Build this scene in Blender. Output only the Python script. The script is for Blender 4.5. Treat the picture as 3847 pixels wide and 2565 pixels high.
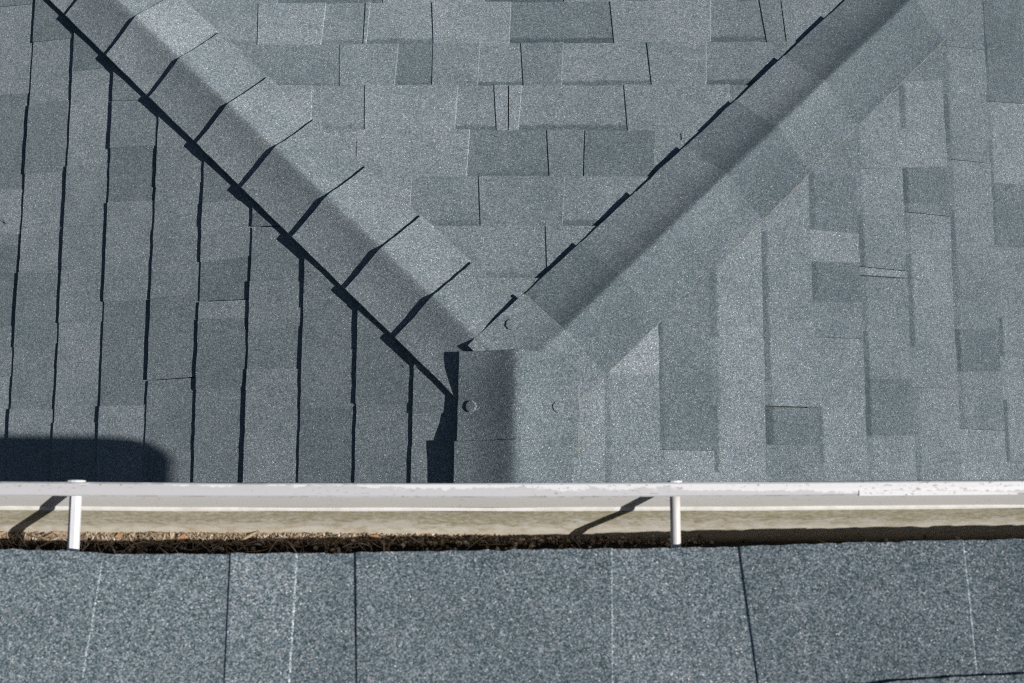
import bpy, math, random
from mathutils import Vector, Matrix

for o in list(bpy.data.objects):
    bpy.data.objects.remove(o, do_unlink=True)
scn = bpy.context.scene
COL = scn.collection
rnd = random.Random(11)

# ------------------------------------------------------------------ camera
cam_d = bpy.data.cameras.new('camera')
cam = bpy.data.objects.new('camera', cam_d)
COL.objects.link(cam)
CR = Vector((0.999977, -0.0000489, 0.0067933))
CU = Vector((-0.0009142, 0.98991, 0.141695))
CF = Vector((0.0067317, 0.141698, -0.989887))
cam.matrix_world = Matrix(((CR.x, CU.x, -CF.x, -0.02781),
                           (CR.y, CU.y, -CF.y, -0.29874),
                           (CR.z, CU.z, -CF.z, 2.6216),
                           (0, 0, 0, 1)))
cam_d.sensor_width = 36.0
cam_d.lens = 43.37
cam_d.clip_start = 0.05
cam_d.clip_end = 2000
cam_d.dof.use_dof = True
cam_d.dof.focus_distance = 2.75
cam_d.dof.aperture_fstop = 15.0
scn.camera = cam

# ------------------------------------------------------------------ sun and sky
SUN = Vector((1.05, -0.090, 1.0)).normalized()          # direction towards the sun
elev = math.asin(SUN.z)
azim = math.atan2(SUN.x, SUN.y)                         # clockwise from +Y
world = bpy.data.worlds.new('World')
scn.world = world
world.use_nodes = True
nt = world.node_tree
nt.nodes.clear()
wo = nt.nodes.new('ShaderNodeOutputWorld')
bg = nt.nodes.new('ShaderNodeBackground')
sky = nt.nodes.new('ShaderNodeTexSky')
sky.sky_type = 'NISHITA'
sky.sun_disc = False
sky.sun_elevation = elev
sky.sun_rotation = azim
sky.air_density = 0.65
sky.dust_density = 0.3
sky.ozone_density = 0.2
bg.inputs[1].default_value = 0.05
nt.links.new(sky.outputs[0], bg.inputs[0])
nt.links.new(bg.outputs[0], wo.inputs[0])
sun_d = bpy.data.lights.new('sun', 'SUN')
sun_d.energy = 5.0
sun_d.angle = math.radians(0.53)
sun_d.color = (1.0, 0.965, 0.905)
sun = bpy.data.objects.new('sun', sun_d)
COL.objects.link(sun)
sun.location = (6, -2, 8)
sun.rotation_euler = SUN.to_track_quat('Z', 'Y').to_euler()

scn.view_settings.view_transform = 'Standard'
scn.view_settings.look = 'None'
scn.view_settings.gamma = 1.0
scn.view_settings.exposure = 0.0
scn.view_settings.use_curve_mapping = False
scn.render.engine = 'CYCLES'
scn.cycles.use_denoising = False
scn.cycles.filter_width = 1.2
scn.cycles.max_bounces = 5

# ------------------------------------------------------------------ materials
class NT:
    def __init__(s, name):
        s.m = bpy.data.materials.new(name)
        s.m.use_nodes = True
        s.t = s.m.node_tree
        s.t.nodes.clear()
        s.out = s.n('ShaderNodeOutputMaterial')
        s.b = s.n('ShaderNodeBsdfPrincipled')
        s.t.links.new(s.b.outputs[0], s.out.inputs[0])
    def n(s, t, **kw):
        x = s.t.nodes.new(t)
        for k, v in kw.items():
            setattr(x, k, v)
        return x
    def l(s, a, b):
        s.t.links.new(a, b)
    def val(s, sock, v):
        if hasattr(v, 'links') or hasattr(v, 'is_linked'):
            s.l(v, sock)
        else:
            sock.default_value = v
    def math(s, op, a, b=None, c=None, clamp=False):
        x = s.n('ShaderNodeMath', operation=op)
        x.use_clamp = clamp
        for i, v in enumerate((a, b, c)):
            if v is not None:
                s.val(x.inputs[i], v)
        return x.outputs[0]
    def mix(s, f, a, b, blend='MIX'):
        x = s.n('ShaderNodeMix', data_type='RGBA', blend_type=blend)
        s.val(x.inputs[0], f)
        s.val(x.inputs[6], a)
        s.val(x.inputs[7], b)
        return x.outputs[2]
    def ramp(s, f, stops, interp='LINEAR'):
        x = s.n('ShaderNodeValToRGB')
        x.color_ramp.interpolation = interp
        els = x.color_ramp.elements
        while len(els) < len(stops):
            els.new(0.5)
        for e_, (p_, c_) in zip(els, stops):
            e_.position = p_
            e_.color = c_ if len(c_) == 4 else (*c_, 1)
        s.l(f, x.inputs[0])
        return x.outputs[0]
    def noise(s, vec, scale, detail=2.0, rough=0.5):
        x = s.n('ShaderNodeTexNoise')
        x.inputs['Scale'].default_value = scale
        x.inputs['Detail'].default_value = detail
        x.inputs['Roughness'].default_value = rough
        s.l(vec, x.inputs['Vector'])
        return x.outputs[0]
    def vor(s, vec, scale, rand=1.0):
        x = s.n('ShaderNodeTexVoronoi')
        x.inputs['Scale'].default_value = scale
        x.inputs['Randomness'].default_value = rand
        s.l(vec, x.inputs['Vector'])
        return x
    def pos(s):
        return s.n('ShaderNodeNewGeometry').outputs['Position']
    def attr(s, name):
        return s.n('ShaderNodeAttribute', attribute_name=name).outputs['Fac']
    def sep(s, v):
        x = s.n('ShaderNodeSeparateXYZ')
        s.l(v, x.inputs[0])
        return x.outputs
    def bump(s, h, strength, dist):
        x = s.n('ShaderNodeBump')
        x.inputs['Strength'].default_value = strength
        x.inputs['Distance'].default_value = dist
        s.l(h, x.inputs['Height'])
        s.l(x.outputs[0], s.b.inputs['Normal'])

EXPO = 0.143
GR = 1.0
def granule_material(name, scale, gain, con=1.0):
    M = NT(name)
    p = M.pos()
    v1 = M.vor(p, scale)
    v2 = M.vor(p, scale * 0.60)
    c1 = M.n('ShaderNodeSeparateColor'); M.l(v1.outputs['Color'], c1.inputs[0])
    c2 = M.n('ShaderNodeSeparateColor'); M.l(v2.outputs['Color'], c2.inputs[0])
    tone = M.attr('tone')
    blotch = M.noise(p, 24.0, 2.0, 0.6)
    fine = M.noise(p, 110.0, 1.0, 0.5)
    # probability of a pale granule follows the blend of the piece
    r = M.math('ADD', c1.outputs[0], M.math('MULTIPLY', M.math('SUBTRACT', blotch, 0.5), 0.16))
    r = M.math('ADD', r, M.math('MULTIPLY', M.math('SUBTRACT', fine, 0.5), 0.12))
    def cs(*c):
        mean = (0.150, 0.180, 0.198)
        return tuple(max(0.012, m_ + (x - m_) * con) for x, m_ in zip(c, mean))
    g1 = M.ramp(r, [(0.0, cs(0.033, 0.058, 0.071)), (0.22, cs(0.070, 0.102, 0.119)), (0.46, cs(0.139, 0.176, 0.199)),
                    (0.74, cs(0.246, 0.284, 0.318)), (0.92, cs(0.37, 0.40, 0.44))], 'CONSTANT')
    g2 = M.ramp(c2.outputs[1], [(0.0, (0.080, 0.108, 0.122)), (0.4, (0.154, 0.190, 0.211)), (0.75, (0.260, 0.302, 0.332))], 'CONSTANT')
    col = M.mix(0.30, g1, g2)
    # rare warm and white granules
    warm = M.math('GREATER_THAN', c1.outputs[1], 0.982)
    col = M.mix(warm, col, (0.30, 0.285, 0.26, 1))
    white = M.math('GREATER_THAN', c1.outputs[2], 0.992)
    col = M.mix(white, col, (0.52, 0.55, 0.56, 1))
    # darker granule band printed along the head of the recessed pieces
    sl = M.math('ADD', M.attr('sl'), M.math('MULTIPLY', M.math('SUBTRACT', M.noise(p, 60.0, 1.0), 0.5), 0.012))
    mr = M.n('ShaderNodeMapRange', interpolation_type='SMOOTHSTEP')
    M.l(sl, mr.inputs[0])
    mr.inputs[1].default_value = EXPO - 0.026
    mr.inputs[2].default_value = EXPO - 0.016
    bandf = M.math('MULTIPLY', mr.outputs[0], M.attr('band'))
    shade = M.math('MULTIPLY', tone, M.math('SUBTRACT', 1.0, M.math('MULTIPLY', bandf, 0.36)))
    # worn, dusty patches
    wear = M.ramp(M.noise(p, 6.0, 2.0, 0.62), [(0.3, (0.92,) * 3), (0.7, (1.08,) * 3)])
    shade = M.math('MULTIPLY', shade, wear)
    cx = M.n('ShaderNodeCombineXYZ')
    M.l(M.math('POWER', shade, 1.14), cx.inputs[0])
    M.l(shade, cx.inputs[1])
    M.l(M.math('POWER', shade, 0.95), cx.inputs[2])
    sc = M.n('ShaderNodeVectorMath', operation='MULTIPLY')
    M.l(col, sc.inputs[0]); M.l(cx.outputs[0], sc.inputs[1])
    sg = M.n('ShaderNodeVectorMath', operation='SCALE')
    M.l(sc.outputs[0], sg.inputs[0]); sg.inputs['Scale'].default_value = gain
    tint = M.n('ShaderNodeVectorMath', operation='MULTIPLY')
    M.l(sg.outputs[0], tint.inputs[0]); tint.inputs[1].default_value = (1.028, 1.0, 0.992)
    M.l(tint.outputs[0], M.b.inputs['Base Color'])
    M.b.inputs['Roughness'].default_value = 0.85
    M.b.inputs['Diffuse Roughness'].default_value = 0.8
    M.b.inputs['Specular IOR Level'].default_value = 0.12
    M.bump(M.math('SUBTRACT', 1.0, v1.outputs['Distance']), 0.55, 0.0012)
    return M.m

m_shingle = granule_material('slate_blue_granules', 660.0, 1.36, 0.78)
m_eave = granule_material('slate_blue_granules_eave', 840.0, 1.30, 1.15)

def asphalt_material():
    M = NT('black_asphalt_felt')
    M.b.inputs['Base Color'].default_value = (0.018, 0.019, 0.020, 1)
    M.b.inputs['Roughness'].default_value = 0.8
    M.bump(M.noise(M.pos(), 300.0), 0.3, 0.001)
    return M.m
m_felt = asphalt_material()

def lip_material():
    M = NT('weathered_white_paint')
    p = M.pos()
    st = M.n('ShaderNodeMapping'); st.inputs['Scale'].default_value = (1, 2.2, 1)
    M.l(p, st.inputs[0])
    n1 = M.noise(st.outputs[0], 26.0, 5.0, 0.65)
    n2 = M.noise(st.outputs[0], 170.0, 3.0, 0.6)
    sep = M.sep(p)
    inner = M.attr('edge')                       # 0 outer edge .. 1 inner edge
    film_glare = M.math('ADD', inner, M.math('MULTIPLY', M.math('SUBTRACT', n1, 0.5), 1.3))
    film_glare = M.math('ADD', film_glare, M.math('MULTIPLY', M.math('SUBTRACT', n2, 0.5), 0.5))
    film_glare = M.math('ADD', film_glare, M.math('ADD', M.math('MULTIPLY', sep[0], -0.9), 0.12))  # brighter outer strip and right end: sun highlight painted beside the dirt film
    f = M.ramp(film_glare, [(0.40, (0, 0, 0)), (0.50, (1, 1, 1))])
    base = M.mix(f, (0.77, 0.765, 0.78, 1), (0.54, 0.535, 0.55, 1))
    # small chips and brown stains
    sp = M.ramp(n2, [(0.58, (0, 0, 0)), (0.66, (1, 1, 1))])
    gate = M.ramp(M.noise(p, 14.0, 3.0), [(0.46, (0, 0, 0)), (0.56, (1, 1, 1))])
    base = M.mix(M.math('MULTIPLY', M.math('MULTIPLY', sp, gate), 0.8), base, (0.34, 0.30, 0.26, 1))
    v = M.vor(p, 95.0)
    dot = M.math('LESS_THAN', v.outputs['Distance'], 0.11)
    vc = M.n('ShaderNodeSeparateColor'); M.l(v.outputs['Color'], vc.inputs[0])
    dot = M.math('MULTIPLY', dot, M.math('GREATER_THAN', vc.outputs[0], 0.72))
    base = M.mix(M.math('MULTIPLY', dot, 0.75), base, (0.30, 0.28, 0.27, 1))
    # rust creeping along the inner edge
    ru = M.math('MULTIPLY', M.ramp(inner, [(0.90, (0, 0, 0)), (0.98, (1, 1, 1))]), M.ramp(M.noise(p, 40.0, 4.0, 0.7), [(0.50, (0, 0, 0)), (0.62, (1, 1, 1))]))
    base = M.mix(M.math('MULTIPLY', ru, 0.7), base, (0.30, 0.21, 0.15, 1))
    M.l(base, M.b.inputs['Base Color'])
    rr = M.ramp(f, [(0, (0.38,) * 3), (1, (0.62,) * 3)])
    M.l(rr, M.b.inputs['Roughness'])
    M.bump(n2, 0.12, 0.001)
    return M.m
m_lip = lip_material()

def band_material():
    M = NT('chalky_white_paint')
    p = M.pos()
    st = M.n('ShaderNodeMapping'); st.inputs['Scale'].default_value = (0.35, 2.0, 2.0)
    M.l(p, st.inputs[0])
    n1 = M.noise(st.outputs[0], 60.0, 5.0, 0.6)
    n2 = M.noise(p, 130.0, 3.0, 0.6)
    c = M.ramp(n1, [(0.3, (0.70, 0.70, 0.705)), (0.7, (0.79, 0.79, 0.80))])
    sp = M.math('MULTIPLY', M.ramp(n2, [(0.64, (0, 0, 0)), (0.74, (1, 1, 1))]), 0.55)
    c = M.mix(sp, c, (0.42, 0.39, 0.30, 1))
    low = M.ramp(M.math('ADD', M.attr('edge'), M.math('MULTIPLY', M.math('SUBTRACT', n1, 0.5), 0.8)), [(0.62, (0, 0, 0)), (1.0, (1, 1, 1))])
    c = M.mix(M.math('MULTIPLY', low, 0.35), c, (0.56, 0.50, 0.40, 1))
    M.l(c, M.b.inputs['Base Color'])
    M.b.inputs['Roughness'].default_value = 0.6
    return M.m
m_band = band_material()

def ledge_material():
    M = NT('clean_white_paint')
    p = M.pos()
    n = M.noise(p, 50.0, 4.0, 0.65)
    c = M.ramp(n, [(0.35, (0.64, 0.62, 0.58)), (0.6, (0.78, 0.77, 0.76))])
    M.l(c, M.b.inputs['Base Color'])
    M.b.inputs['Roughness'].default_value = 0.5
    return M.m
m_ledge = ledge_material()

def trough_material():
    M = NT('algae_stained_gutter_wall')
    p = M.pos()
    e = M.attr('edge')                           # 0 just under the ledge .. 1 at the floor
    st = M.n('ShaderNodeMapping'); st.inputs['Scale'].default_value = (0.55, 1.0, 1.0)
    M.l(p, st.inputs[0])
    n1 = M.noise(st.outputs[0], 75.0, 6.0, 0.72)
    n2 = M.noise(st.outputs[0], 240.0, 4.0, 0.7)
    n3 = M.noise(st.outputs[0], 16.0, 3.0, 0.5)
    k = M.math('ADD', e, M.math('MULTIPLY', M.math('SUBTRACT', n1, 0.5), 1.0))
    k = M.math('ADD', k, M.math('MULTIPLY', M.math('SUBTRACT', n2, 0.5), 0.6))
    k = M.math('ADD', k, M.math('MULTIPLY', M.math('SUBTRACT', n3, 0.5), 0.5))
    algae = M.ramp(k, [(0.36, (1, 1, 1)), (0.52, (0, 0, 0))])
    pale = M.ramp(n1, [(0.36, (0.54, 0.47, 0.36)), (0.52, (0.72, 0.68, 0.59)), (0.64, (0.80, 0.78, 0.72))])
    ol = M.ramp(n2, [(0.3, (0.30, 0.28, 0.15)), (0.5, (0.48, 0.44, 0.29)), (0.62, (0.70, 0.66, 0.55))])
    c = M.mix(M.math('MULTIPLY', algae, 0.72), pale, ol)
    silt = M.ramp(M.math('ADD', e, M.math('MULTIPLY', M.math('SUBTRACT', n1, 0.5), 0.35)), [(0.78, (0, 0, 0)), (0.98, (1, 1, 1))])
    c = M.mix(M.math('MULTIPLY', silt, 0.7), c, (0.46, 0.35, 0.22, 1))
    soil = M.ramp(M.math('ADD', e, M.math('MULTIPLY', M.math('SUBTRACT', n2, 0.5), 0.12)), [(1.03, (0, 0, 0)), (1.12, (1, 1, 1))])
    shaded_earth = M.ramp(n2, [(0.3, (0.018, 0.016, 0.012)), (0.7, (0.06, 0.052, 0.04))])  # soil, its colour darkened to carry the shade on the gutter floor
    c = M.mix(M.attr('soil'), c, shaded_earth)
    M.l(c, M.b.inputs['Base Color'])
    M.b.inputs['Roughness'].default_value = 0.75
    M.bump(n2, 0.25, 0.0015)
    return M.m
m_trough = trough_material()

def paint(name, col, rough=0.5, scale=40.0, var=0.12):
    M = NT(name)
    n = M.noise(M.pos(), scale, 4.0, 0.6)
    c = M.ramp(n, [(0.3, tuple(x * (1 - var) for x in col)), (0.7, tuple(min(1, x * (1 + var)) for x in col))])
    M.l(c, M.b.inputs['Base Color'])
    M.b.inputs['Roughness'].default_value = rough
    return M.m
m_tube_white = paint('white_tube_paint', (0.74, 0.74, 0.77), 0.4, 60.0, 0.05)
m_tube_cream = paint('cream_tube_paint', (0.64, 0.60, 0.58), 0.45, 90.0, 0.07)
m_board = paint('white_board_paint', (0.74, 0.74, 0.72), 0.55)
m_wall = paint('pale_wall_paint', (0.62, 0.62, 0.60), 0.6)
m_wood = paint('roof_deck_wood', (0.20, 0.15, 0.10), 0.8)
m_ground = paint('lawn', (0.055, 0.085, 0.03), 0.9, 3.0, 0.4)

def litter_material():
    M = NT('dry_litter')
    t = M.attr('tone')
    n = M.noise(M.pos(), 500.0, 2.0)
    c = M.ramp(t, [(0.0, (0.05, 0.04, 0.03)), (0.3, (0.17, 0.12, 0.08)), (0.55, (0.32, 0.24, 0.16)), (0.8, (0.45, 0.37, 0.28)), (1.0, (0.62, 0.56, 0.48))])
    v = M.ramp(n, [(0.3, (0.75,) * 3), (0.7, (1.15,) * 3)])
    M.l(M.mix(1.0, c, v, 'MULTIPLY'), M.b.inputs['Base Color'])
    M.b.inputs['Roughness'].default_value = 0.8
    return M.m
m_litter = litter_material()
def leaf_material(name, a, b):
    M = NT(name)
    n = M.noise(M.pos(), 260.0, 3.0, 0.6)
    M.l(M.ramp(n, [(0.3, a), (0.7, b)]), M.b.inputs['Base Color'])
    M.b.inputs['Roughness'].default_value = 0.6
    return M.m
m_leaf_orange = leaf_material('orange_dry_leaf', (0.30, 0.14, 0.07), (0.46, 0.27, 0.15))
m_leaf_tan = leaf_material('tan_dry_leaf', (0.30, 0.22, 0.14), (0.46, 0.36, 0.25))
m_leaf_gap_dark = leaf_material('dark_leaf_and_gap_shadow', (0.03, 0.028, 0.022), (0.07, 0.06, 0.045))
m_leaf_pale = leaf_material('pale_dry_leaf', (0.50, 0.48, 0.42), (0.66, 0.63, 0.55))

m_dust = paint('pale_dusty_edge', (0.185, 0.182, 0.175), 0.9, 30.0, 0.7)

# ------------------------------------------------------------------ mesh helpers
ORIGIN = {}                              # world origin of every built part
class MB:
    def __init__(s):
        s.v, s.f, s.tone, s.band, s.sl, s.edge, s.soil, s.mi, s.sm = [], [], [], [], [], [], [], [], []
    def vert(s, p, tone=1.0, band=0.0, sl=0.0, edge=0.0, soil=0.0):
        s.v.append(tuple(p)); s.tone.append(tone); s.band.append(band); s.sl.append(sl); s.edge.append(edge); s.soil.append(soil)
        return len(s.v) - 1
    def face(s, idx, mat=0, smooth=False):
        s.f.append(tuple(idx)); s.mi.append(mat); s.sm.append(smooth)
    def build(s, name, mats, parent=None, origin=None):
        me = bpy.data.meshes.new(name)
        o = Vector(origin) if origin is not None else Vector((0, 0, 0))
        me.from_pydata([Vector(p) - o for p in s.v], [], s.f)
        for nm, data in (('tone', s.tone), ('band', s.band), ('sl', s.sl), ('edge', s.edge), ('soil', s.soil)):
            a = me.attributes.new(nm, 'FLOAT', 'POINT')
            a.data.foreach_set('value', data)
        for m in (mats if isinstance(mats, (list, tuple)) else [mats]):
            me.materials.append(m)
        me.polygons.foreach_set('material_index', s.mi)
        me.polygons.foreach_set('use_smooth', s.sm)
        me.update()
        ob = bpy.data.objects.new(name, me)
        COL.objects.link(ob)
        ob.location = o
        if parent is not None:
            ob.parent = parent
            ob.matrix_parent_inverse = Matrix.Identity(4)
            ob.location = o - ORIGIN.get(parent.name, parent.location)
        ORIGIN[ob.name] = o
        return ob

def thing(name, label, cat, loc=(0, 0, 0), group=None):
    o = bpy.data.objects.new(name, None)
    COL.objects.link(o)
    o.empty_display_size = 0.1
    o.location = loc
    tag(o, label, cat, group)
    return o
def tag(o, label, cat, group=None, kind=None):
    o['label'] = label
    o['category'] = cat
    if group:
        o['group'] = group
    if kind:
        o['kind'] = kind
def box(mb, x0, x1, y0, y1, z0, z1, mat=0, **kw):
    i = [mb.vert((x, y, z), **kw) for x in (x0, x1) for y in (y0, y1) for z in (z0, z1)]
    for f in ((0, 1, 3, 2), (4, 6, 7, 5), (0, 4, 5, 1), (2, 3, 7, 6), (0, 2, 6, 4), (1, 5, 7, 3)):
        mb.face([i[k] for k in f], mat)
def interp(tab, x):
    if x <= tab[0][0]:
        a, b = tab[0], tab[1]
    elif x >= tab[-1][0]:
        a, b = tab[-2], tab[-1]
    else:
        for a, b in zip(tab, tab[1:]):
            if a[0] <= x <= b[0]:
                break
    t = (x - a[0]) / (b[0] - a[0])
    if x < tab[0][0] or x > tab[-1][0]:
        t = max(-1.5, min(2.5, t))
    return a[1] + (b[1] - a[1]) * t

# ------------------------------------------------------------------ roof planes
P = 0.4167
CC = 1 / math.sqrt(1 + P * P)
UY, UZ = -0.333, 1.388
def plane_point(pl, a, s, h):
    # a along the courses, s down the slope from the ridge (up from the eave for U), h above the deck
    d = s * CC
    n = P * CC * h
    k = CC * h
    if pl == 'C':
        return Vector((a, d + n, -d * P + k))
    if pl == 'L':
        return Vector((-d - n, a, -d * P + k))
    if pl == 'R':
        return Vector((d + n, a, -d * P + k))
    return Vector((a, UY - d + n, UZ + d * P + k))

HB, TS, TT = 0.0015, 0.0028, 0.0064      # head height, tab step, butt step
def piece(mb, pl, b0, b1, t0, t1, sb, st, kind, tone, band=0.0, lift=0.0, res=0.02, skirt=None, nb=('T', 'T'), up=-1):
    """one shingle tab (kind T, raised) or recess (kind G); butt corners b0..b1 at slope sb, head corners t0..t1 at st.
    up=-1 when s decreases towards the head (lower roof), +1 on the upper roof."""
    exp = abs(sb(0.5 * (b0 + b1)) - st(0.5 * (t0 + t1)))
    over = 0.022
    n = max(2, int(abs(b1 - b0) / res))
    rows = (0.0, 0.5, 1.0 + over / exp)
    base = HB + ({'U': 0.0018, 'L': 0.0020}.get(pl, TS) if kind == 'T' else 0.0)
    if skirt is None:
        skirt = -0.002
    w1, w2, ph = rnd.uniform(40, 90), rnd.uniform(120, 260), rnd.uniform(0, 6.28)
    ends = (rnd.uniform(-0.0004, 0.0008), rnd.uniform(-0.0004, 0.0008))
    grid = []
    # a raised tab slopes at its sides; a recess runs on under the tab beside it
    def side(k):
        if kind == 'T':
            return 0.0022 if nb[k] == 'J' else (0.0003 if nb[k] == 'G' else 0.0007)
        return 0.0022 if nb[k] == 'J' else (-0.003 if nb[k] == 'T' else 0.0)
    bev0, bev1 = side(0), side(1)
    for r in rows:
        row = []
        for i in range(n + 1):
            u = i / n
            ab = b0 + (b1 - b0) * u
            at = t0 + (t1 - t0) * u
            a = ab + (at - ab) * r
            if i == 0: a += bev0
            if i == n: a -= bev1
            sB, sT = sb(ab), st(at)
            s = sB + (sT - sB) * r
            h = base + (TT + lift + ends[0] * (1 - u) + ends[1] * u + 0.0003 * math.sin(a * w1 + ph)) * (1 - r)
            if r == 0.0:
                s += 0.0003 * math.sin(a * w2 + ph) + rnd.gauss(0, 0.0005)
            h = max(h, base * 0.6)
            row.append((a, s, h, r * exp))
        grid.append(row)
    idx = [[mb.vert(plane_point(pl, a, s, h), tone, band, sl) for (a, s, h, sl) in row] for row in grid]
    for j in range(2):
        for i in range(n):
            mb.face((idx[j][i], idx[j][i + 1], idx[j + 1][i + 1], idx[j + 1][i]))
    sgn = 1 if b1 > b0 else -1
    # butt face
    low = []
    for i, (a, s, h, sl) in enumerate(grid[0]):
        low.append(mb.vert(plane_point(pl, a, s + (-up) * (0.0016 if pl == 'R' else 0.0006), skirt), tone * (1.35 if pl == 'R' else 0.8), 0, 0))  # butts of the sunny slope carry their sunlit brightness in the tone
    for i in range(n):
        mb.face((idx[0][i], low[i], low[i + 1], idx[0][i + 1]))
    # side faces: a raised tab falls away in a short slope with paler granules
    if kind == 'G':
        return
    for i, off, kk in ((0, -1, 0), (n, 1, 1)):
        out = (0.0032 if pl == 'U' else 0.0024) if nb[kk] == 'G' else (0.0002 if nb[kk] in 'JK' else 0.0006)
        lo, lo2, hi = [], [], []
        for j in range(3):
            a, s, h, sl = grid[j][i]
            jit = rnd.gauss(0, 0.0003)
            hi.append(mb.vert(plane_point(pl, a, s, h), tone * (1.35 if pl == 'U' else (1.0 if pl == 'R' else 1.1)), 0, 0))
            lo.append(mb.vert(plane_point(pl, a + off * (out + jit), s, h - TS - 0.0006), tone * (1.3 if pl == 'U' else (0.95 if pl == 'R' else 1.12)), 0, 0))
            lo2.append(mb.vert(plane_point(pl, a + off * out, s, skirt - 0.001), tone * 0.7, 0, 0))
        for j in range(2):
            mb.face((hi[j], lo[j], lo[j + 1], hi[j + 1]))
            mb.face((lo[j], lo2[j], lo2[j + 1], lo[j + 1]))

# butt lines: slope distance = c0 + c1 * a
LINES = {
 'C': {-1: (0.2466, 0.0), 0: (0.3914, 0.0), 1: (0.5349, 0.0041), 2: (0.6763, -0.0027), 3: (0.8196, 0.0047), 4: (0.9609, 0.0123), 5: (1.1064, 0.0128)},
 'L': {0: (0.2416, -0.0227), 1: (0.3857, -0.0059), 2: (0.5301, -0.008), 3: (0.6782, -0.0047), 4: (0.8204, 0.0014), 5: (0.964, 0.0003), 6: (1.106, 0.0064), 7: (1.2472, -0.0008), 8: (1.39, -0.0055)},
 'R': {0: (0.2042, 0.0), 1: (0.3430, -0.01), 2: (0.4797, -0.0047), 3: (0.6236, 0.0121), 4: (0.7707, -0.007), 5: (0.9122, -0.0019), 6: (1.0563, -0.0002), 7: (1.2008, 0.003), 8: (1.3457, 0.0056)},
}
def line(pl, k):
    t = LINES[pl]
    ks = sorted(t)
    if k in t:
        c0, c1 = t[k]
    elif k > ks[-1]:
        c0, c1 = t[ks[-1]][0] + (k - ks[-1]) * EXPO, 0.0
    else:
        c0, c1 = t[ks[0]][0] - (ks[0] - k) * EXPO, 0.0
    return lambda a: max(0.012, c0 + c1 * a)

DK, MD, LT = 0.80, 0.93, 1.07
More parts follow.
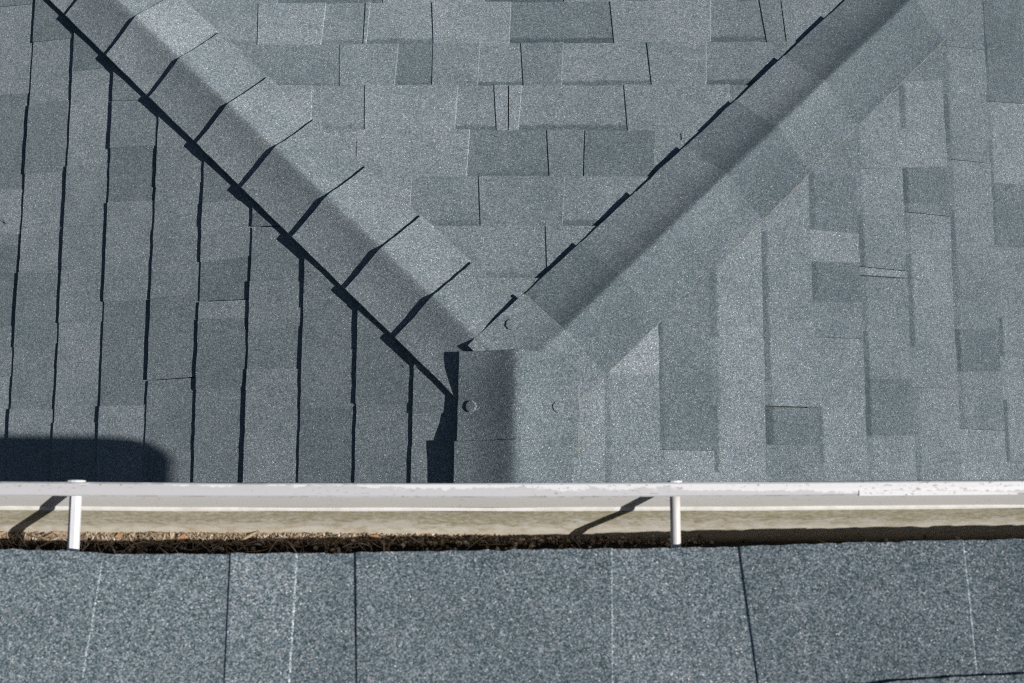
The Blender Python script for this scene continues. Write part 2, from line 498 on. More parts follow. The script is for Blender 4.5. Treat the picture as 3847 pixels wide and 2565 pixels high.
# boundary lists: (a at the butt, a at the head); pieces: kind, tone, band
COURSES = {
 ('C', 6): ([(-.62, -.615), (-.345, -.341), (-.076, -.08), (.125, .129), (.294, .284), (.41, .402), (.51, .501), (.593, .575), (.768, .758)],
            ['TL', 'GD', 'TL', 'GD*', 'TL', 'GD*', 'TM', 'TL', 'GD*', 'TL']),
 ('C', 5): ([(-.662, -.651), (-.489, -.492), (-.385, -.384), (-.374, -.378), (-.214, -.206), (-.01, -.016), (.247, .252), (.508, .497), (.635, .641), (.69, .689)],
            ['GM', 'TL', 'GM', 'TL', 'GL*', 'TL', 'GD*', 'TL', 'GM*', 'TM', 'TLJ']),
 ('C', 4): ([(-.443, -.434), (-.295, -.3), (-.207, -.206), (-.089, -.094), (.015, .021), (.122, .113), (.334, .339), (.484, .473)],
            ['GD', 'TM', 'GD', 'TM', 'GM*', 'TM', 'GL*', 'TL', 'GM*']),
 ('C', 3): ([(-.502, -.495), (-.371, -.364), (-.142, -.148), (-.052, -.045), (-.017, -.018), (.016, .006), (.269, .272), (.529, .515)],
            ['TL', 'GM', 'TL', 'GM*', 'TL', 'TLJ', 'GL*', 'TL', 'GM']),
 ('C', 2): ([(-.382, -.375), (-.111, -.117), (.076, .08), (.166, .159), (.338, .325)],
            ['GM', 'TL', 'GD', 'TM', 'TDJ', 'GL']),
 ('C', 1): ([(-.244, -.247), (-.087, -.081), (.115, .106)], ['TL', 'GM', 'TM', 'GL*']),
 ('C', 0): ([(.068, .07)], ['GM', 'TL']),
 ('C', -1): ([], ['TL']),
 ('L', 9): ([(1.076, 1.065), (.826, .817), (.565, .553), (.441, .434), (.416, .407), (.193, .192), (.061, .062)],
            ['TM', 'TL', 'GD', 'TL', 'GM', 'GD', 'TM', 'GL']),
 ('L', 8): ([(.956, .949), (.782, .779), (.596, .591), (.331, .329), (.136, .14), (-.024, -.028)],
            ['TD', 'GL', 'TM', 'GL', 'TD', 'GM', 'TL']),
 ('L', 7): ([(.855, .851), (.60, .595), (.439, .434), (.191, .187), (-.063, -.065)], ['TD', 'GL', 'TM', 'TM', 'GL', 'TL']),
 ('L', 6): ([(.757, .743), (.633, .624), (.489, .482), (.237, .235), (-.026, -.026)], ['TM', 'TM', 'GD', 'TL', 'GD', 'TL']),
 ('L', 5): ([(.617, .607), (.516, .515), (.409, .402), (.233, .24), (.033, .036)], ['GL', 'TM', 'GL', 'TM', 'TD', 'GMJ']),
 ('L', 4): ([(.46, .455), (.316, .319), (.218, .215), (.174, .168), (.004, .007)], ['GD', 'TL', 'GD', 'TLJ', 'TD', 'GM']),
 ('L', 3): ([(.389, .381), (.256, .247), (.141, .142), (.047, .041)], ['TD', 'GMJ', 'TL', 'GM', 'TL']),
 ('L', 2): ([(.185, .183), (.075, .08), (-.051, -.049)], ['TM', 'GM', 'TM', 'GD']),
 ('L', 1): ([(-.043, -.048)], ['TM', 'GM']),
 ('L', 0): ([(-.07, -.073)], ['TM', 'GL']),
 ('R', 0): ([], ['TL']),
 ('R', 1): ([(.02, .018)], ['TL', 'GM']),
 ('R', 2): ([(.106, .099), (-.147, -.148)], ['TM', 'GD', 'TL']),
 ('R', 3): ([(.117, .111), (-.04, -.041), (-.197, -.197)], ['TM', 'TL', 'GL*', 'TL']),
 ('R', 4): ([(.171, .166), (.022, .018), (-.039, -.04), (-.13, -.131)], ['TL', 'GL*', 'TL', 'GD*J', 'TM']),
 ('R', 5): ([(.543, .534), (.393, .393), (.323, .316), (.222, .215), (.133, .13), (-.032, -.035)], ['TL', 'GD', 'TL', 'GD', 'TM', 'TL', 'GL*']),
 ('R', 6): ([(.574, .562), (.313, .315), (.294, .292), (.04, .036), (-.1, -.101)], ['GD', 'TL', 'TLJ', 'TMJ', 'GD*', 'TL']),
 ('R', 7): ([(.83, .809), (.7, .682), (.493, .49), (.467, .467), (.229, .221), (.024, .02), (-.133, -.134)], ['TL', 'GL*', 'TL', 'GM', 'TLJ', 'GM*', 'TL', 'GM']),
 ('R', 8): ([(.934, .927), (.669, .662), (.624, .622), (.379, .368), (.181, .177), (-.078, -.077)], ['GD', 'TL', 'GM', 'TLJ', 'TM', 'GD*', 'TL']),
 ('R', 9): ([(.924, .904), (.805, .797), (.579, .575), (.221, .215), (.118, .112), (.005, .002), (-.156, -.157)], ['TL', 'GD', 'TLJ', 'GD', 'GL*', 'TL', 'GL*', 'TL']),
 ('R', 10): ([(.984, .969), (.703, .689), (.331, .322), (.086, .081)], ['GM*', 'TL', 'GL*', 'TM', 'GL']),
}
TONES = {'C': {'D': 0.80, 'M': 0.93, 'L': 1.06}, 'L': {'D': 0.79, 'M': 0.91, 'L': 1.03}, 'R': {'D': 0.77, 'M': 0.91, 'L': 1.05}}

# ------------------------------------------------------------------ ground
gm = MB()
for q in ((-400, -400), (400, -400), (400, 400), (-400, 400)):
    gm.vert((q[0], q[1], -4.2))
gm.face((0, 1, 2, 3))
ground = gm.build('ground', m_ground)
ground['label'] = 'lawn far below the roof'
ground['category'] = 'ground'
ground['kind'] = 'structure'

# ------------------------------------------------------------------ lower hip roof
lower = thing('hip_roof', 'lower hip roof of blue grey laminated shingles with two hips meeting one ridge', 'roof')
lower['kind'] = 'thing'
YB = -0.60            # the roof runs under the upper house to here
FAR = 2.9             # eave distance down the slope (metres of plan)
deck = MB()
hd = -0.006
A0, A1 = (0, 0, hd), (0, YB - 0.6, hd)
E = FAR
pts = [A0, A1, (-E, YB - 0.6, hd - E * P), (-E, E, hd - E * P), (E, E, hd - E * P), (E, YB - 0.6, hd - E * P)]
iv = [deck.vert(q) for q in pts]
deck.face((iv[0], iv[3], iv[2], iv[1]))
deck.face((iv[0], iv[4], iv[3]))
deck.face((iv[0], iv[1], iv[5], iv[4]))
deck.build('deck', m_felt, lower)

def random_course(pl, k, lo, hi, hipside, mb, skip=None):
    """pieces of a course between lo and hi, random tabs, into one mesh"""
    a = lo
    kind = 'T'
    while a < hi - 0.02:
        w = rnd.choice((0.09, 0.13, 0.16, 0.2, 0.25, 0.3))
        b = min(hi, a + w)
        piece(mb, pl, a, b, a, b, line(pl, k), line(pl, k - 1), kind, rnd.choice((DK, MD, LT)), 0.6 if kind == 'G' else 0, res=0.05, nb='GG' if kind == 'T' else 'TT')
        kind = 'G' if kind == 'T' else 'T'
        a = b

def hip_at(pl, k, sgn):
    """a-coordinates of the hip at butt and head of course k"""
    b = line(pl, k)(0) * CC
    t = line(pl, k - 1)(0) * CC
    return sgn * b, sgn * t

outer = MB()
def do_course(pl, k, spec):
    bounds, kinds = spec
    sb, st = line(pl, k), line(pl, k - 1)
    bounds = list(bounds)
    if pl == 'C':
        allb = [hip_at(pl, k, -1)] + bounds + [hip_at(pl, k, 1)]
    else:
        hb = hip_at(pl, k, 1)
        bounds.sort(key=lambda q: -q[0])
        end = YB if k < 4 else -0.30
        allb = [hb] + bounds + [(end, end)]
    if pl == 'R' and k >= 2:
        nb2, nk2 = [allb[0]], []
        for p0, p1, kd in zip(allb, allb[1:], kinds):
            if abs(p0[0] - p1[0]) > 0.2:
                t = rnd.uniform(0.4, 0.6)
                nb2.append((p0[0] + (p1[0] - p0[0]) * t, p0[1] + (p1[1] - p0[1]) * t - 0.006))
                nk2 += [kd, ('G' if kd[0] == 'T' else 'T') + rnd.choice('LMMD') + ('*' if kd[0] == 'T' else '')]
            else:
                nk2.append(kd)
            nb2.append(p1)
        allb, kinds = nb2, nk2
    for q, (p0, p1, kd) in enumerate(zip(allb, allb[1:], kinds)):
        nb = [kinds[q - 1][0] if q > 0 else 'T', kinds[q + 1][0] if q + 1 < len(kinds) else 'T']
        if 'J' in kd:
            nb[0] = 'J'
        if q + 1 < len(kinds) and 'J' in kinds[q + 1]:
            nb[1] = 'K'
        if pl != 'C':
            p0, p1 = p1, p0
            nb.reverse()
        if p1[0] - p0[0] < 0.004:
            continue
        mb = MB()
        kind, tn = kd[0], TONES[pl][kd[1]]
        tn *= rnd.uniform(0.93, 1.06)
        if pl == 'R' and k < 2:
            tn *= 1.1
        lift = rnd.uniform(-0.0004, 0.0010) if pl != 'L' else rnd.uniform(-0.0012, 0.0004)
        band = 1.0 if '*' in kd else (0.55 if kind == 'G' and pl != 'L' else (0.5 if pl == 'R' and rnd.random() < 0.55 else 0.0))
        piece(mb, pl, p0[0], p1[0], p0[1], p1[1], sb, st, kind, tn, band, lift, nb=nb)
        o = sum((Vector(q) for q in mb.v), Vector()) / len(mb.v)
        mb.build('shingle', m_shingle, lower, o)
    if pl != 'C' and k >= 4:
        random_course(pl, k, YB, -0.30, 0, outer)

for (pl, k), spec in sorted(COURSES.items()):
    do_course(pl, k, spec)
# courses beyond the picture
NC = int((FAR / CC - 0.25) / EXPO)
for pl in 'CLR':
    k0 = {'C': 7, 'L': 10, 'R': 11}[pl]
    for k in range(k0, NC):
        b = line(pl, k - 1)(0) * CC
        if pl == 'C':
            random_course(pl, k, -b, b, 0, outer)
        else:
            random_course(pl, k, YB, b, 0, outer)
oo = outer.build('outer_shingles', m_shingle, lower)
oo['kind'] = 'stuff'

# ------------------------------------------------------------------ hip and ridge caps
def cap(name, frame, m0, m1, hl, hr, hc, he0, he1, tone, slope, lam=0.08, corner=(0, 0), skew=0.0, r0=0.010, mid=None, he1l=None):
    """frame(m, u) -> (x, y, zline): m runs along the crest, butt at m0, head at m1; hl / hr half widths;
    hc crest height, he0 / he1 edge height above the roof at butt / head"""
    mb = MB()
    us = []
    NU = 9
    for i in range(-NU, NU + 1):
        t = i / NU
        us.append(math.copysign(abs(t) ** 1.7, t))
    rows = (0.0, 0.06, 0.15, 0.28, 0.42, 0.56, 0.7, 0.85, 1.0)
    grid = []
    ph = rnd.uniform(0, 6.28)
    tl = tone
    for ir, r in enumerate(rows):
        row = []
        for t in us:
            w = hl if t < 0 else hr
            u = t * w
            au = abs(u)
            e_edge = he0 + (he1 - he0) * r
            if mid is not None and t < 0:
                c2 = 0.5 - 0.5 * math.cos(math.pi * min(1, r * 2)) if r < .5 else 0.5 - 0.5 * math.cos(math.pi * (r - .5) * 2)
                e_edge = he0 + (mid - he0) * c2 if r < .5 else mid + ((he1 if he1l is None else he1l) - mid) * c2
            h_c = hc + (he0 - he1) * (1 - r)
            c_ = corner[0] if t < 0 else corner[1]
            e_edge += c_ * max(0, 1 - r * 2.2)
            D = h_c - e_edge + slope * w
            ue = math.sqrt(au * au + r0 * r0) - r0
            wn = math.sqrt(w * w + r0 * r0) - r0
            drop = D * (1 - math.exp(-ue / lam)) / (1 - math.exp(-wn / lam))
            m = m0 + (m1 - m0) * r + skew * u
            if r == 0.0:
                m += 0.0003 * math.sin(u * 150 + ph) + rnd.gauss(0, 0.00025)
            uu = u
            if abs(t) > 0.999:
                uu += math.copysign(0.0010 * math.sin(r * 9 + ph) + rnd.gauss(0, 0.0004), t)
            x, y, z = frame(m, uu)
            row.append(Vector((x, y, z + h_c - drop)))
        grid.append(row)
    n = len(us)
    idx = [[mb.vert(q, tl, 0, 0) for q in row] for row in grid]
    for j in range(len(rows) - 1):
        for i in range(n - 1):
            mb.face((idx[j][i], idx[j][i + 1], idx[j + 1][i + 1], idx[j + 1][i]), 0, True)
    th = Vector((0, 0, -0.0042))
    rim = [(0, i) for i in range(n)] + [(j, n - 1) for j in range(1, len(rows))] + [(len(rows) - 1, i) for i in range(n - 2, -1, -1)] + [(j, 0) for j in range(len(rows) - 2, 0, -1)]
    top2 = [mb.vert(grid[j][i], tl * 1.1) for j, i in rim]
    mid_p = sum((q for row in grid for q in row), Vector()) / (len(rows) * n)
    bot = []
    for j, i in rim:
        q = grid[j][i]
        d = Vector((q.x - mid_p.x, q.y - mid_p.y, 0)).normalized()
        bot.append(mb.vert(q + th + d * 0.0016, tl * 1.0))
    for q in range(len(rim)):
        q2 = (q + 1) % len(rim)
        mb.face((top2[q], bot[q], bot[q2], top2[q2]), 1 if q >= n - 1 and q < n + len(rows) - 2 else 0)
    o = sum((Vector(q) for q in mb.v), Vector()) / len(mb.v)
    ob = mb.build(name, [m_shingle, m_dust], lower, o)
    me = ob.data
    return ob

R2 = math.sqrt(0.5)
def frame_left(m, u):       # u < 0 towards the left face
    return (-m + u * R2, m + u * R2, -P * max(m, 0.0))
def frame_right(m, u):      # u < 0 towards the end face
    return (m + u * R2, m - u * R2, -P * max(m, 0.0))
def frame_ridge(m, u):
    return (u - 0.0 + 0.045 * (m + 0.05) * 0.4, m, 0.0)
HS = P * R2
lm = [1.353, 1.222, 1.091, 0.961, 0.830, 0.693, 0.568, 0.435, 0.302, 0.183]
lt = [1.0, 1.12, 0.98, 1.15, 1.01, 1.13, 1.0, 1.08, 1.15, 1.02]
for i, m in enumerate(lm):
    end = (lm[i + 1] if i + 1 < len(lm) else 0.03) - 0.03
    cap('hip_cap', frame_left, m, end, 0.120, 0.120, 0.025, 0.0265, 0.0130, lt[i] * rnd.uniform(0.97, 1.03), HS,
        corner=(rnd.uniform(0.0, 0.003), rnd.uniform(-0.001, 0.001)), lam=0.15, r0=0.007)
rm = [1.425, 1.292, 1.159, 1.026, 0.892, 0.759, 0.626, 0.492, 0.365, 0.232, 0.103]
rt = [0.82, 0.78, 0.84, 0.70, 0.73, 0.90, 0.70, 0.84, 0.82, 0.72, 0.96]
last_hip = None
for i, m in enumerate(rm):
    end = (rm[i + 1] if i + 1 < len(rm) else 0.012) - 0.03
    hc = 0.037 if i < len(rm) - 1 else 0.031
    last_hip = cap('hip_cap', frame_right, m, end, 0.122, 0.130, hc, 0.0255 if i < len(rm) - 1 else 0.034, 0.0115 if i < len(rm) - 1 else 0.024, rt[i] * rnd.uniform(0.97, 1.03), HS,
        corner=(rnd.uniform(0.0, 0.0015), 0.0), r0=0.003, mid=0.0315 if i == len(rm) - 1 else None, he1l=0.0325)
ridge1 = cap('ridge_cap', frame_ridge, 0.052, -0.166, 0.125, 0.133, 0.040, 0.042, 0.035, 0.86, P, lam=0.16, skew=-0.03, mid=0.0225)
ridge2 = cap('ridge_cap', frame_ridge, -0.137, -0.37, 0.130, 0.122, 0.042, 0.039, 0.032, 0.84, P, lam=0.16, corner=(0.001, 0))
ridge3 = cap('ridge_cap', frame_ridge, -0.335, -0.57, 0.128, 0.124, 0.050, 0.040, 0.026, 0.95, P, lam=0.09)

def dab(parent, x, y, r, z, nrm, label=None):
    """round granule-covered dab of sealant over a nail head"""
    mb = MB()
    nrm = Vector(nrm).normalized()
    ax = nrm.cross(Vector((0, 1, 0))).normalized()
    ay = nrm.cross(ax)
    c = Vector((x, y, z))
    N = 20
    rings = ((1.0, -0.002), (1.0, 0.0034), (0.86, 0.0044))
    ids = []
    for (k, h) in rings:
        ids.append([mb.vert(c + (ax * math.cos(a * 6.2832 / N) + ay * math.sin(a * 6.2832 / N)) * r * k * (1 + 0.04 * math.sin(3 * a + x * 90)) + nrm * h, 0.95) for a in range(N)])
    ctr = mb.vert(c + nrm * 0.0046, 0.95)
    for j in range(2):
        for a in range(N):
            b = (a + 1) % N
            mb.face((ids[j][a], ids[j][b], ids[j + 1][b], ids[j + 1][a]))
    for a in range(N):
        mb.face((ids[2][a], ids[2][(a + 1) % N], ctr))
    return mb.build('sealant_dab', m_shingle, parent, c)

def surface_z(ob, x, y):
    """height of an already built cap straight below a point"""
    from mathutils.bvhtree import BVHTree
    vs = [v.co + ob.location for v in ob.data.vertices]
    t = BVHTree.FromPolygons(vs, [tuple(p.vertices) for p in ob.data.polygons])
    hit = t.ray_cast(Vector((x, y, 1)), Vector((0, 0, -1)))
    return (hit[0].z, hit[1] if hit[1].z > 0 else -hit[1]) if hit[0] else (0.0, Vector((0, 0, 1)))
for ob, x, y in ((last_hip, -0.011, 0.1155), (ridge1, -0.097, -0.062), (ridge1, 0.088, -0.064)):
    z, n_ = surface_z(ob, x, y)
    dab(ob, x, y, 0.0128, z, n_)

# ------------------------------------------------------------------ upper house: wall and roof
XE = 0.848            # right-hand end of the upper eave
XW = -2.6
wall = MB()
box(wall, XW, XE - 0.12, -2.3, -0.46, -1.2, 1.33)
wob = wall.build('house_wall', m_wall)
tag(wob, 'pale painted house wall under the upper eave, hidden below the gutter', 'wall')
wob['kind'] = 'structure'

upper = thing('eave_roof', 'near roof edge of coarse blue grey shingles overhanging the white gutter', 'roof', (0, UY, UZ))
upper['kind'] = 'thing'
EDGE = [(-.65, -.004), (-.523, -.001), (-.404, .004), (-.294, .004), (-.172, .003), (-.026, .0005), (.192, -.003), (.346, -.008), (.489, -.012), (.62, -.013)]
NEXT = [(-.65, .141), (-.2, .141), (.2, .137), (.30, .1345), (.342, .1285), (.461, .1225), (.62, .118)]
def eave_line(a): return interp(EDGE, a)
def next_line(a): return interp(NEXT, a)
def ustack(k): return lambda a: next_line(a) + k * EXPO
ub = [(XW, XW), (-1.2, -1.2), (-.9, -.9), (-.62, -.63), (-.418, -.42), (-.294, -.286), (-.230, -.227), (-.172, -.163), (.078, .073), (.204, .210), (.425, .415), (.56, .56), (XE, XE)]
uk = ['GM', 'TM', 'GL', 'TM', 'GM', 'TL', 'GM', 'TM', 'GL', 'TM', 'GM', 'TM']
for q, (p0, p1, kd) in enumerate(zip(ub, ub[1:], uk)):
    mb = MB()
    nb = (uk[q - 1][0] if q else 'T', uk[q + 1][0] if q + 1 < len(uk) else 'T')
    piece(mb, 'U', p0[0], p1[0], p0[1], p1[1], eave_line, next_line, kd[0], {'D': 0.84, 'M': 0.90, 'L': 1.02}[kd[1]], 0.0, 0.0, res=0.008, skirt=-0.005, up=1, nb=nb)
    o = sum((Vector(q) for q in mb.v), Vector()) / len(mb.v)
    mb.build('shingle', m_eave, upper, o)
ub2 = [(XW, XW), (-.7, -.7), (-.52, -.52), (-.33, -.33), (-.1, -.1), (.12, .12), (.30, .30), (.52, .52), (XE, XE)]
uouter = MB()
for (p0, p1, kd) in zip(ub2, ub2[1:], ['GM', 'TM', 'GL', 'TM', 'GM', 'TL', 'TM', 'GM']):
    mb = MB()
    piece(mb, 'U', p0[0], p1[0], p0[1], p1[1], next_line, ustack(1), kd[0], {'D': 0.84, 'M': 0.95, 'L': 1.06}[kd[1]], 0.0, 0.0, res=0.01, skirt=0.0015, up=1)
    o = sum((Vector(q) for q in mb.v), Vector()) / len(mb.v)
    mb.build('shingle', m_eave, upper, o)
for k in range(1, 8):
    a = XW
    kind = 'T'
    while a < XE - 0.01:
        b = min(XE, a + rnd.choice((0.12, 0.2, 0.28)))
        piece(uouter, 'U', a, b, a, b, ustack(k), ustack(k + 1), kind, rnd.choice((0.84, 0.95, 1.06)), 0.5, res=0.06, up=1)
        kind = 'G' if kind == 'T' else 'T'
        a = b
uo = uouter.build('outer_shingles', m_eave, upper)
uo['kind'] = 'stuff'
dk = MB()
def upt(a, s, h): return plane_point('U', a, s, h)
c8 = [upt(a, s, h) for a in (XW, XE - 0.01) for s in (0.03, 1.35) for h in (-0.020, -0.004)]
i8 = [dk.vert(q) for q in c8]
for f in ((0, 1, 3, 2), (4, 6, 7, 5), (0, 4, 5, 1), (2, 3, 7, 6), (0, 2, 6, 4), (1, 5, 7, 3)):
    dk.face([i8[q] for q in f])
dk.build('deck', m_wood, upper)
fb = MB()
box(fb, XW, XE - 0.015, -0.404, -0.386, 1.235, 1.368)
fb.build('fascia_board', m_board, upper)
sf = MB()
box(sf, XW, XE - 0.06, -0.462, -0.4045, 1.236, 1.245)
sf.build('soffit', m_board, upper)

# ------------------------------------------------------------------ gutter
gut = thing('rain_gutter', 'weathered white painted rain gutter with algae stained inside running across the view', 'gutter', (0, -0.32, 1.27))
LIPZ = 1.370
OUT = [(-2.6, -.262), (-.5343, -.2625), (-.3183, -.2637), (-.0256, -.2641), (.2414, -.2628), (.4986, -.2608), (.9, -.2585)]
def gy(x): return interp(OUT, x) + 0.2635
xs = [-2.6, -2.0, -1.4, -1.0] + [-0.8 + 0.02 * i for i in range(85)]
xs = [x for x in xs if x < XE - 0.02] + [XE]
FLOORZ = 1.264
def sweep(name, prof, mats, matidx, edges=None, soil_shades=None, smooth=False, wob=0.0, x0=None, x1=None):
    """profile list of (y, z) swept along the eave"""
    mb = MB()
    g = []
    X = [x for x in xs if (x0 is None or x >= x0 - 1e-6) and (x1 is None or x <= x1 + 1e-6)]
    for x in X:
        row = []
        for j, (y, z) in enumerate(prof):
            wz = wob * (math.sin(x * 9 + j) + 0.5 * math.sin(x * 31 + 2 * j))
            row.append(mb.vert((x, y + gy(x) + wz, z), edge=edges[j] if edges else 0.0, soil=soil_shades[j] if soil_shades else 0.0))
        g.append(row)
    for i in range(len(X) - 1):
        for j in range(len(prof) - 1):
            mb.face((g[i][j], g[i][j + 1], g[i + 1][j + 1], g[i + 1][j]), matidx[j] if matidx else 0, smooth)
    return mb.build(name, mats, gut, (0, -0.32, 1.27))
Z = LIPZ
# lip: hemmed top, slightly crowned
lip_prof = [(-.2630, Z - .012), (-.2635, Z - .002), (-.2650, Z), (-.2700, Z + .0006), (-.2760, Z + .0002), (-.2775, Z - .001), (-.2772, Z - .0035), (-.2740, Z - .0045)]
sweep('lip', lip_prof, m_lip, None, [0, 0, .06, .4, .88, 1, 1, 1], wob=0.0002)
sweep('upper_face', [(-.2634, Z - .008), (-.2655, Z - .0145), (-.2872, Z - .0520)], m_band, None, [0, .2, 1], wob=0.0002)
sweep('ledge', [(-.28725, Z - .0520), (-.2895, Z - .0527), (-.2913, Z - .0537)], m_ledge, None, wob=0.0002)
wall_prof = [(-.2913, Z - .0537), (-.2925, Z - .0565), (-.2975, Z - .0680), (-.3040, Z - .0825), (-.3100, Z - .0960), (-.3180, Z - .1050), (-.3260, FLOORZ - .003), (-.3500, FLOORZ - .004), (-.3820, FLOORZ - .003), (-.3850, FLOORZ + .01), (-.3853, Z - .004)]
sweep('trough', wall_prof, m_trough, None, [0, .05, .25, .52, .76, .95, 1.0, 1.0, 1.0, .6, .2], [0, 0, 0, 0, 0, 0.15, 1, 1, 1, .6, .3], smooth=True, wob=0.0003)
sweep('outer_face', [(-.2628, Z - .011), (-.2628, Z - .048), (-.2655, Z - .068), (-.2745, Z - .088), (-.2890, Z - .106), (-.3100, FLOORZ - .012), (-.3850, FLOORZ - .012)], m_board, None)
ec = MB()
prof = lip_prof[:2] + [(-.2628, Z - .048), (-.2655, Z - .068), (-.2745, Z - .088), (-.2890, Z - .106), (-.3100, FLOORZ - .012), (-.3862, FLOORZ - .012), (-.3862, Z)]
ia = [ec.vert((XE + .001, y + gy(XE), z)) for y, z in prof]
ib = [ec.vert((XE + .004, y + gy(XE), z)) for y, z in prof]
ec.face(ia); ec.face(ib[::-1])
for q in range(len(prof)):
    q2 = (q + 1) % len(prof)
    ec.face((ia[q], ib[q], ib[q2], ia[q2]))
ec.build('end_cap', m_board, gut, (0, -0.32, 1.27))
# lapped hem of the next gutter length
sm = MB()
prev = None
for x in [0.331 + 0.02 * i for i in range(9)]:
    w = 0.0052 * (1 - ((x - 0.331) / 0.17) ** 2 * 0.75)
    row = [sm.vert((x, -.2777 + gy(x), Z - .0035), edge=.5), sm.vert((x, -.2779 + gy(x), Z + .0006), edge=.5), sm.vert((x, -.2777 + w + gy(x), Z + .0013), edge=.5), sm.vert((x, -.2777 + w + gy(x), Z - .0005), edge=.5)]
    if prev:
        for j in range(3):
            sm.face((prev[j], prev[j + 1], row[j + 1], row[j]))
    else:
        sm.face(row)
    prev = row
sm.build('hem_lap', m_lip, gut, (0, -0.32, 1.27))

def ferrule(x, r, mat, sides, ylo, zt):
    mb = MB()
    y0 = -0.268 + gy(x)
    g = []
    for (y, z) in ((y0, zt), (y0 - 0.03, zt), (-0.34, zt - 0.0005), (ylo, zt - .001)):
        g.append([mb.vert((x + r * math.cos(6.2832 * (k + .5) / sides), y, z + r * math.sin(6.2832 * (k + .5) / sides))) for k in range(sides)])
    for j in range(3):
        for k in range(sides):
            k2 = (k + 1) % sides
            mb.face((g[j][k], g[j][k2], g[j + 1][k2], g[j + 1][k]), 0, sides > 8)
    mb.face(g[0]); mb.face(g[-1][::-1])
    o = Vector((x, -0.32, zt))
    f = mb.build('ferrule', mat, gut, o)
    hb = MB()
    yf = -0.2632 + gy(x)
    N = 14
    rr = 0.0098 if sides < 10 else 0.0078
    h = [[hb.vert((x + rr * k_ * math.cos(6.2832 * k / N), yf + dy, zt + 0.001 + rr * 0.75 * k_ * math.sin(6.2832 * k / N))) for k in range(N)] for dy, k_ in ((0, 1), (0.0016, 1), (0.0024, .6))]
    for j in range(2):
        for k in range(N):
            k2 = (k + 1) % N
            hb.face((h[j][k], h[j][k2], h[j + 1][k2], h[j + 1][k]))
    hb.face(h[0]); hb.face(h[2][::-1])
    hb.build('spike_head', m_tube_white, f, (x, yf, zt))
ferrule(-0.4615, 0.0060, m_tube_white, 8, -0.384, Z - .0115)
ferrule(0.1463, 0.0052, m_tube_cream, 20, -0.384, Z - .0105)

# ------------------------------------------------------------------ litter in the gutter
lit = MB()
def floor_z(x, y):
    pile = max(0.0, min(1.0, (0.10 - x) / 0.25))
    return FLOORZ - 0.001 + 0.006 * pile * max(0.0, min(1.0, (-0.306 - y) / 0.012))
def chip(x, y, z, sx, sy, sz, rot, tone):
    c, s = math.cos(rot), math.sin(rot)
    q = [(-1, -.4, 0), (.2, -1, 0), (1, .1, .2), (.1, 1, 0), (-.1, .0, 1)]
    ids = []
    for (a, b, d) in q:
        a *= sx * rnd.uniform(.7, 1.2); b *= sy * rnd.uniform(.7, 1.2)
        ids.append(lit.vert((x + a * c - b * s, y + a * s + b * c + gy(x), z + d * sz), tone))
    for f in ((0, 1, 4), (1, 2, 4), (2, 3, 4), (3, 0, 4)):
        lit.face([ids[k] for k in f])
for k in range(5200):
    x = rnd.uniform(-0.72, 0.20) if rnd.random() < .8 else rnd.uniform(0.0, 0.8)
    y = rnd.uniform(-0.3265, -0.3125) if rnd.random() < .62 else rnd.uniform(-0.366, -0.3125)
    if rnd.random() > max(0.18, min(1.0, (0.22 - x) / 0.3)):
        continue
    z = floor_z(x, y) + rnd.uniform(-.001, .0018)
    s_ = rnd.choice((.0008, .0011, .0015, .0022, .0028))
    chip(x, y, z, s_ * 1.2, s_, s_ * rnd.uniform(.5, 1.1), rnd.uniform(0, 6.3), min(1, max(0, rnd.gauss(.50, .28))))
def needle(x, y, L, rot, tone, r=.0005, bow=.15):
    prev = None
    for k in range(6):
        t = k / 5 - .5
        a = rot + bow * t
        px, py = x + L * t * math.cos(a), y + L * t * math.sin(a) + gy(x)
        py = min(py, -0.3095 + gy(x))
        z = floor_z(px, py - gy(x)) + .0022 + .0012 * math.sin(k + x * 50)
        ww = r * (1 - abs(t))
        nx, ny = -math.sin(a) * ww, math.cos(a) * ww
        row = [lit.vert((px + nx, py + ny, z), tone), lit.vert((px, py, z + ww * 1.2), tone), lit.vert((px - nx, py - ny, z), tone)]
        if prev:
            for j in range(2):
                lit.face((prev[j], prev[j + 1], row[j + 1], row[j]))
        prev = row
for k in range(300):
    x = rnd.gauss(-0.36, 0.13)
    needle(x, rnd.uniform(-0.3275, -0.313) if rnd.random() < .85 else rnd.uniform(-.345, -.325), rnd.uniform(.010, .034), rnd.gauss(0.0, 0.9), min(1, max(.1, rnd.gauss(.62, .2))), rnd.choice((.0004, .0006, .0009)), rnd.uniform(-.8, .8))
for k in range(60):
    x = rnd.uniform(-.65, .7)
    needle(x, rnd.uniform(-0.36, -0.316), rnd.uniform(.006, .02), rnd.uniform(0, 3.1), rnd.uniform(.3, .8), .0005, rnd.uniform(-.8, .8))
lo_ = lit.build('leaf_litter', m_litter, None)
tag(lo_, 'grit, pine needles and crumbled leaf litter lying in the gutter', 'litter', None, 'stuff')

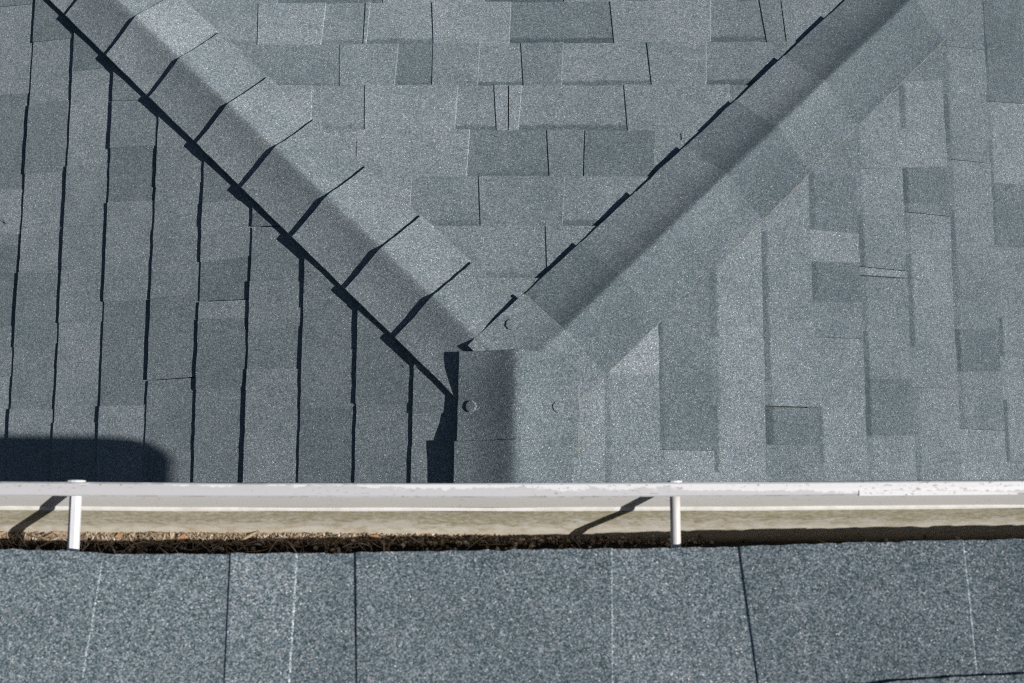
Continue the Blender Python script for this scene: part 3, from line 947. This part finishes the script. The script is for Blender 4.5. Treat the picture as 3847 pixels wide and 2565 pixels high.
def flake(name, label, x, y, L, W, rot, mat, zoff=.0035, curl=.25, z=None, nrm=None, cat='leaf', group=None):
    mb = MB()
    c, s = math.cos(rot), math.sin(rot)
    base = Vector((x, y + (gy(x) if z is None else 0), (floor_z(x, y) + zoff) if z is None else z))
    nrm = Vector(nrm or (0, 0, 1)).normalized()
    ax = Vector((1, 0, 0)); ax = (ax - nrm * ax.dot(nrm)).normalized(); ay = nrm.cross(ax)
    top, bot = [], []
    N = 7
    for k in range(N):
        t = k / (N - 1) * 2 - 1
        w = W * max(.12, (1 - abs(t) ** 2.2)) * (1 + .15 * math.sin(k * 2.1 + x * 40))
        bend = curl * W * t * t + L * .12 * math.sin(t * 1.6)
        lift = curl * L * .25 * t * t
        for side, arr in ((1, 0), (-1, 1)):
            a = L * t
            b = side * w + bend
            q = base + ax * (a * c - b * s) + ay * (a * s + b * c) + nrm * (lift + .0006 * side)
            top.append(mb.vert(q + nrm * .0005)); bot.append(mb.vert(q - nrm * .0003))
    for k in range(N - 1):
        mb.face((top[2 * k], top[2 * k + 1], top[2 * k + 3], top[2 * k + 2]))
        mb.face((bot[2 * k + 1], bot[2 * k], bot[2 * k + 2], bot[2 * k + 3]))
        for s_ in (0, 1):
            mb.face((top[2 * k + s_], bot[2 * k + s_], bot[2 * k + 2 + s_], top[2 * k + 2 + s_]))
    mb.face((top[0], bot[0], bot[1], top[1])); mb.face((top[-1], bot[-1], bot[-2], top[-2]))
    ob = mb.build(name, mat, None, base)
    tag(ob, label, cat, group)
    return ob
flake('dry_leaf', 'thick tan leaf strip in the gutter, half cut by the picture edge', -0.5725, -0.3175, .010, .0022, .15, m_leaf_tan)
flake('dry_leaf', 'pale tan curved leaf strip beside the white gutter ferrule', -0.505, -0.3155, .0095, .0018, -.2, m_leaf_tan)
flake('dry_leaf', 'small orange leaf chip just past the white ferrule', -0.442, -0.318, .004, .0024, .3, m_leaf_orange)
flake('dry_leaf', 'orange triangular leaf chip at the end of the needle pile', -0.375, -0.3205, .006, .003, .5, m_leaf_orange)
flake('dry_leaf', 'long thin orange leaf sliver in the gutter shade', -0.278, -0.3275, .0105, .0012, .08, m_leaf_orange)
flake('dry_leaf', 'curled tan leaf strip on the litter above the orange sliver', -0.300, -0.317, .010, .0014, .35, m_leaf_tan)
flake('dry_leaf', 'bright orange leaf flake lying at the shadow line under mid gutter', -0.166, -0.3185, .0068, .0024, -.25, m_leaf_orange)
flake('dry_leaf', 'brown oval seed scale in the gutter shade', -0.205, -0.3325, .0035, .0018, 1.5, m_leaf_tan)
flake('twig', 'short upright tan twig crossing the gutter shade', -0.1565, -0.330, .010, .0010, 1.45, m_leaf_tan, cat='twig')
flake('dry_leaf', 'small square tan leaf chip in the shade by the shingle edge', -0.083, -0.3335, .004, .0019, -1.0, m_leaf_tan)
flake('dry_leaf', 'thin rusty leaf sliver in the shade near the cream ferrule', -0.040, -0.3225, .006, .0012, -.5, m_leaf_orange)
# bits lying on the lower roof, and one strip for a gap shadow
def on_plane(pl, a, s): 
    q = plane_point(pl, a, s, 0.0085)
    return q
nL = (-P, 0, 1)
q = on_plane('L', 0.469, 1.446)
flake('curled_leaf', 'tiny dark curled leaf on the far downhill shingles', q.x, q.y, .0085, .0016, -.9, m_leaf_gap_dark, z=q.z, nrm=nL, curl=1.2)
q = on_plane('L', 0.261, 0.514)
flake('curled_leaf', 'tiny dark curled leaf below the hip cap edge', q.x, q.y, .007, .0015, -1.0, m_leaf_gap_dark, z=q.z, nrm=nL, curl=1.4)
q = on_plane('L', 0.031, 0.236)
flake('curled_leaf', 'tiny pale curled flake in the shadow of the lowest hip cap', q.x, q.y, .005, .0012, -.8, m_leaf_pale, z=q.z + .012, nrm=nL, curl=1.4)
q = on_plane('R', 0.514, 0.746)
flake('shadow_strip', 'dark bark strip added for the gap along the hip cap edge on the sunny side', q.x, q.y, .020, .0014, .80, m_leaf_gap_dark, z=q.z, nrm=(P, 0, 1), curl=.1, cat='shading')  # dark strip added to stand for the shadow under the lifted cap edge
q = on_plane('C', 0.400, 0.657)
flake('pine_needle', 'short dark needle standing against the hip cap of the end face', q.x, q.y, .011, .0008, 1.45, m_leaf_gap_dark, z=q.z, nrm=(0, P, 1), curl=.3, cat='needle')
